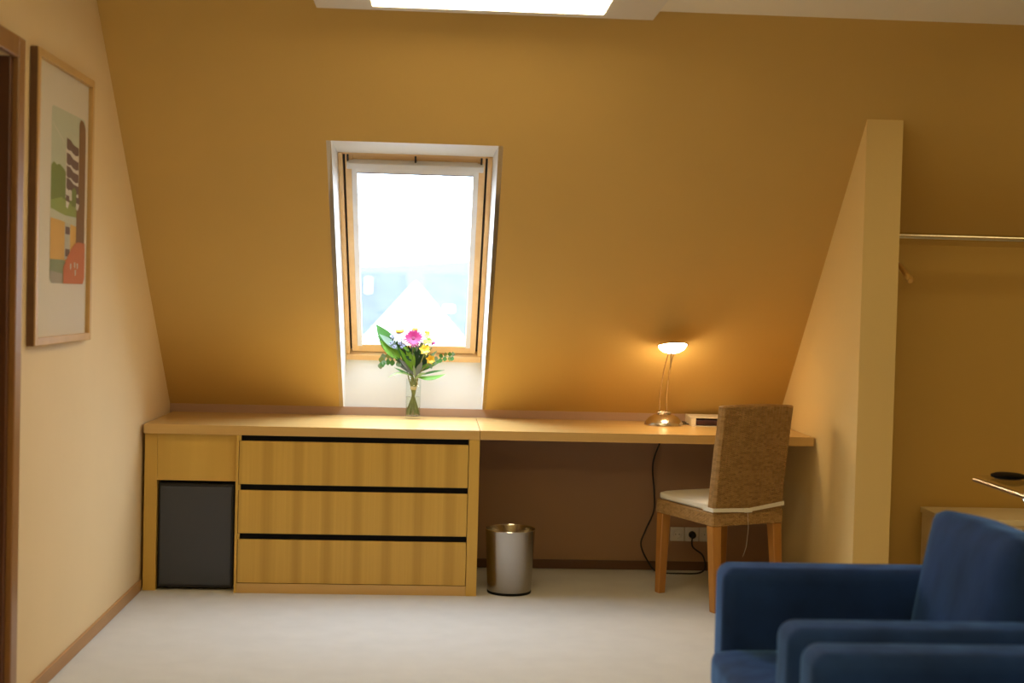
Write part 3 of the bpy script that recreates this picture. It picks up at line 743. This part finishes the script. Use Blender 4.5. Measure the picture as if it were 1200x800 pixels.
# eucalyptus sprigs: round leaves along a twig
for pts_, rl in (([(-.115, .99, -.01), (-.18, 1.03, -.02), (-.235, 1.040, -.03), (-.262, 1.022, -.035)], .021), ([(-.085, .98, -.02), (-.02, 1.02, -.03), (.04, 1.055, -.035), (.088, 1.060, -.04)], .016)):
    tw = MB().tube(bez([B(x, z, y) for x, z, y in pts_], 5), .0014, 5).build('eucalyptus_sprig', gm['eucalyptus'], bq, True)
    cur = bez([B(x, z, y) for x, z, y in pts_], 5)
    for i in range(5, len(cur), 2):
        for sgn in (-1, 1):
            d = Vector((random.uniform(-.4, .4), random.uniform(-.4, 0), sgn * 1.0)).normalized()
            leaf('round_leaf', random.choice(['eucalyptus', 'leaf_mid', 'olive']), cur[i], cur[i] + d * rl * 1.5, rl * 1.3, facing=(random.uniform(-.5, .5), -1, .2), shape=1.0, n=6, parent=tw)
# stems: crossing at the tie inside the vase
heads = [(-.005, .39, -.03), (-.07, .42, .01), (.0, .43, .03), (.06, .41, .03), (.05, .33, -.045), (.075, .28, -.04), (.06, .37, -.01), (-.1, .38, 0), (-.06, .30, -.02), (.03, .3, 0), (-.03, .3, .01), (.085, .36, -.02)]
for i, (x, z, y) in enumerate(heads):
    an = 2 * PI * i / len(heads) + .3; fo = Vector((.024 * math.cos(an), .024 * math.sin(an), .020 + .004 * (i % 3)))
    tk = Vector((.010 * math.cos(an + 2.6), .010 * math.sin(an + 2.6), .150))
    MB().tube(bez([fo, fo * .6 + tk * .4, tk, Vector((x * .3 + .01 * math.cos(an + 2.6), y * .3 + .008 * math.sin(an + 2.6), .225)), Vector((x, y, z - .006))], 5), .0034, 6).build('stem', gm['stem'], bq, True)
MB().lathe([(.0125, .142), (.0155, .143), (.0165, .150), (.0155, .158), (.0125, .159)], n=24).build('raffia_tie', gm['raffia'], bq, True)
MB().tube(bez([(.010, -.012, .152), (.020, -.016, .172), (.014, -.014, .190), (.030, -.020, .205)], 5), .0022, 6).build('raffia_tail', gm['raffia'], bq, True)

# ------------------------------------------------------------------ picture on the left wall
PY0, PY1, PZ0, PZ1 = -1.712, -1.005, 1.155, 2.104
pc = thing('framed_picture', 'tall print in a pale wood frame on the left wall', 'picture', (XL, (PY0 + PY1) / 2, PZ0))
py = (PY1 - PY0) / 2; ph = PZ1 - PZ0; fwid = .026
MB().box(.001, .028, -py, -py + fwid, 0, ph, .002).build('frame_side', M['frame_wood'], pc)
MB().box(.001, .024, -py - .004, -py - .0002, 0, ph, .001).build('frame_side_shade', M['skirting_dark'], pc)['label'] = 'dark brown strip for the shade on the near side'  # shade of the frame's near side put in as a dark strip
MB().box(.001, .028, py - fwid, py, 0, ph, .002).build('frame_side', M['frame_wood'], pc)
MB().box(.001, .028, -py + fwid, py - fwid, ph - fwid, ph, .002).build('frame_rail', M['frame_wood'], pc)
MB().box(.001, .028, -py + fwid, py - fwid, 0, fwid, .002).build('frame_rail', M['frame_wood'], pc)
mb_ = MB().box(.002, .012, -py + fwid - .002, py - fwid + .002, fwid - .002, ph - fwid + .002).build('mount', M['mat_board'], pc)
MB().box(.020, .0215, -py + fwid - .001, py - fwid + .001, fwid - .001, ph - fwid + .001).build('glass_pane', M['pic_glass'], pc)
yc_ = (PY0 + PY1) / 2
QY0, QY1, QZ0, QZ1 = -1.506 - yc_, -1.070 - yc_, 1.356 - PZ0, 1.950 - PZ0
cols = dict(sky=(.52, .58, .44), hill=(.13, .22, .05), field=(.26, .36, .09), band=(.55, .58, .44), ochre=(.72, .40, .09), trunk=(.17, .075, .035), stripe=(.09, .05, .075), white=(.72, .68, .58), red=(.55, .12, .045), moss=(.20, .27, .15), grey=(.33, .31, .26), tower=(.50, .50, .40))
pms = {kk: mat('print_' + kk, vv, .8, noise=(25, .06)) for kk, vv in cols.items()}
lay = [0]


q = MB(); pmats = list(pms.keys())


def patch(col, pts):
    lay[0] += 1
    x = .0123 + lay[0] * .00012
    f = q.b.faces.new([q.b.verts.new((x, QY0 + u * (QY1 - QY0), QZ0 + v * (QZ1 - QZ0))) for u, v in pts])
    f.material_index = pmats.index(col)


def rrect(u0, u1, v0, v1, ru, rv, n=5):
    o_ = []
    for cu, cv, a0 in ((u1 - ru, v0 + rv, -90), (u1 - ru, v1 - rv, 0), (u0 + ru, v1 - rv, 90), (u0 + ru, v0 + rv, 180)):
        for i in range(n + 1):
            a = math.radians(a0 + 90 * i / n); o_.append((cu + ru * math.cos(a), cv + rv * math.sin(a)))
    return o_


patch('sky', rrect(0, 1, 0.004, 1, .05, .035))
patch('white', [(.02, .905), (.42, .80), (.42, .804), (.02, .912)])
patch('hill', [(0, .40), (0, .665), (.08, .690), (.15, .675), (.24, .685), (.36, .665), (.5, .62), (.8, .60), (.8, .40)])
patch('field', [(0, .405), (0, .47), (.3, .50), (.55, .475), (.8, .475), (.8, .40)])
patch('band', [(0, .37), (0, .425), (.3, .405), (.76, .385), (.76, .34), (.3, .36)])
patch('ochre', [(0, .13), (0, .372), (.3, .365), (.76, .345), (.76, .13)])
patch('moss', [(.0, .03), (0, .14), (.42, .14), (.42, .005), (.05, .005)])
patch('grey', [(.0, .035), (0, .075), (.36, .06), (.36, .005), (.05, .005)])
patch('trunk', [(.74, .15), (.74, .55), (.80, .62), (.80, .965), (.84, .992), (.93, .985), (.99, .95), (1.0, .90), (1.0, .15)])
patch('tower', [(.40, .145), (.40, .36), (.56, .355), (.56, .145)])
for v in (.315, .185): patch('stripe', [(.42, v - .022), (.42, v + .022), (.55, v + .020), (.55, v - .024)])
for i, v in enumerate((.815, .730, .655, .585)):
    patch('white', [(.40, v - .085), (.40, v - .01), (.78, v - .03), (.78, v - .105)])
    pts_ = [(.42, v - .025)] + [(.42, v + .035), (.52, v + .030), (.62, v + .008), (.78, v - .0)] + [(.78, v - .045), (.70, v - .052), (.62, v - .045), (.54, v - .030), (.48, v - .036)]
    patch('stripe', pts_)
patch('hill', [(.58, .46), (.58, .555), (.66, .575), (.72, .555), (.72, .46)])
for u in (.46, .76): patch('stripe', [(u - .05, .485), (u - .05, .520), (u + .05, .515), (u + .05, .480)]); patch('white', [(u - .05, .45), (u - .05, .484), (u + .05, .479), (u, .44)])
red = [(.36, .004)] + [(.36 + .64 * t, .10 + .155 * math.sin(min(1, t * 1.25) * PI * .56)) for t in [i / 12 for i in range(13)]] + [(1.0, .04), (.95, .004)]
patch('red', red)
for (u, v) in ((.56, .105), (.68, .115), (.76, .110), (.70, .07)): patch('tower', [(u, v - .018), (u - .01, v + .016), (u + .035, v + .018), (u + .03, v - .014)])
q.build('print', [pms[k_] for k_ in pmats], mb_, weld=False)

# ------------------------------------------------------------------ alcove: rail and hanger
RY, RZ_ = -.40, 1.656
rl = thing('clothes_rail', 'polished metal clothes rail in the alcove right of the partition', 'clothes rail', (PX1, RY, RZ_))
MB().tube([(.001, 0, 0), (XR - PX1 - .001, 0, 0)], .0145, 20).build('bar', M['rod'], rl, True)
MB().lathe([(0, 0), (.026, 0), (.026, .006), (.014, .010), (0, .010)], (.0, 0, 0), 24, Matrix.Rotation(PI / 2, 4, 'Y')).build('end_flange', M['rod'], rl, True)
hg = thing('coat_hanger', 'wooden coat hanger end peeping out beside the partition', 'hanger', (1.955, RY, RZ_ + .0002), math.radians(-7))
MB().tube(bez([(0, -.0, -.15), (0, 0, -.07), (0, .004, -.045), (0, .022, -.015), (0, .018, .012), (0, 0, .0158), (0, -.018, .006)], 6), .0017, 8).build('hook', M['chrome'], hg, True)
sh = []
for i in range(21):
    t = -1 + i / 10; sh.append((.016 * t * t, .205 * t, -.120 - .075 * abs(t) ** 1.6))
MB().tube(sh, [.011 + .006 * abs(-1 + i / 10) ** 3 - (.006 if i in (0, 20) else 0) for i in range(21)], 12).build('shoulder_bar', M['hanger_wood'], hg, True)

# ------------------------------------------------------------------ low cream unit and table at the right
cb = thing('low_cabinet', 'pale cream low cabinet standing in the alcove behind the blue armchair', 'cabinet', (2.19, -.50, 0))
MB().box(0, .62, 0, .34, .03, .438, .003).build('body', M['cream_box'], cb)
MB().box(-.006, .626, -.006, .345, .439, .465, .003).build('top', M['cream_box'], cb)
MB().box(.02, .60, .02, .32, 0, .03).build('plinth', M['navy_dark'], cb)
for k_ in range(2): MB().box(.008 + k_ * .304, .306 + k_ * .304, -.016, -.001, .04, .430, .002).build('door', M['cream_box'], cb)

TX, TYF, TZ = 1.945, -1.33, .755
tb = thing('side_table', 'glass topped metal table edge at the right behind the armchairs', 'table', (TX, TYF, 0))
MB().box(0, .62, -.72, 0, TZ - .010, TZ, .003).build('glass_top', M['pic_glass'], tb)
for x in (-.004, .606): MB().box(x, x + .018, -.722, -.0, TZ - .024, TZ - .0105, .003).build('side_rail', M['nickel'], tb)
for (x, y) in ((.03, -.46), (.59, -.46)):
    l_ = MB().tube([(x, y, 0), (x, y, TZ - .026)], .016, 16).build('post', M['chrome'], tb, True)
    MB().tube([(x - .0, y + .10, TZ - .030), (x, y + .03, TZ - .06), (x, y, TZ - .12)], .010, 10).build('brace', M['chrome'], l_, True)
MB().box(.0, .62, -.52, -.40, 0, .018, .004).build('foot_plate', M['chrome'], tb)
tr = tag(MB().lathe([(0, 0), (.04, 0), (.058, .006), (.06, .014), (.045, .020), (0, .022)], (TX + .085, TYF - .10, TZ), 32).build('dark_dish', M['groove'], smooth=True), 'small dark flat dish on the glass topped table', 'dish')


# ------------------------------------------------------------------ blue velvet armchairs
def armchair(loc, label):
    """faces -X; local origin: front far corner of its far arm on the floor"""
    a = thing('armchair', label, 'armchair', loc, 0, 'blue velvet armchairs')
    WD, AT, LN = .86, .150, .80
    for y1 in (0, -WD + AT):
        MB().box(0, LN, y1 - AT, y1, .07, .600, .040, 6).build('arm', M['navy'], a, True)
    MB().box(.02, LN - .02, -WD + AT + .001, -AT - .001, .07, .27, .012, 3).build('seat_base', M['navy'], a, True)
    MB().box(LN - .15, LN, -WD + AT + .001, -AT - .001, .27, .60, .02, 4).build('back_frame', M['navy'], a, True)
    pad(-.040, .66, -WD + AT + .008, -AT - .008, .272, .383, .10, 12, .030).build('seat_cushion', M['navy'], a, True)
    mt = Matrix.Translation((.515, 0, .40)) @ Matrix.Rotation(math.radians(10.5), 4, 'Y')
    pad(0, .17, -WD + AT - .010, -AT + .006, 0, .390, .16, 12, .03, mt).build('back_cushion', M['navy'], a, True)
    for x in (.05, LN - .05):
        for y in (-.06, -WD + .06): MB().box(x - .022, x + .022, y - .022, y + .022, 0, .07, .003).build('foot', M['navy_dark'], a)
    return a


ac = armchair((.830, -2.197, 0), 'blue velvet armchair whose back cushion and seat show, nearer the desk')
a2 = copy_tree(ac); a2.location = (.826, -3.130, 0)
a2['label'] = 'blue velvet armchair nearest the camera, only its arm showing at the bottom'
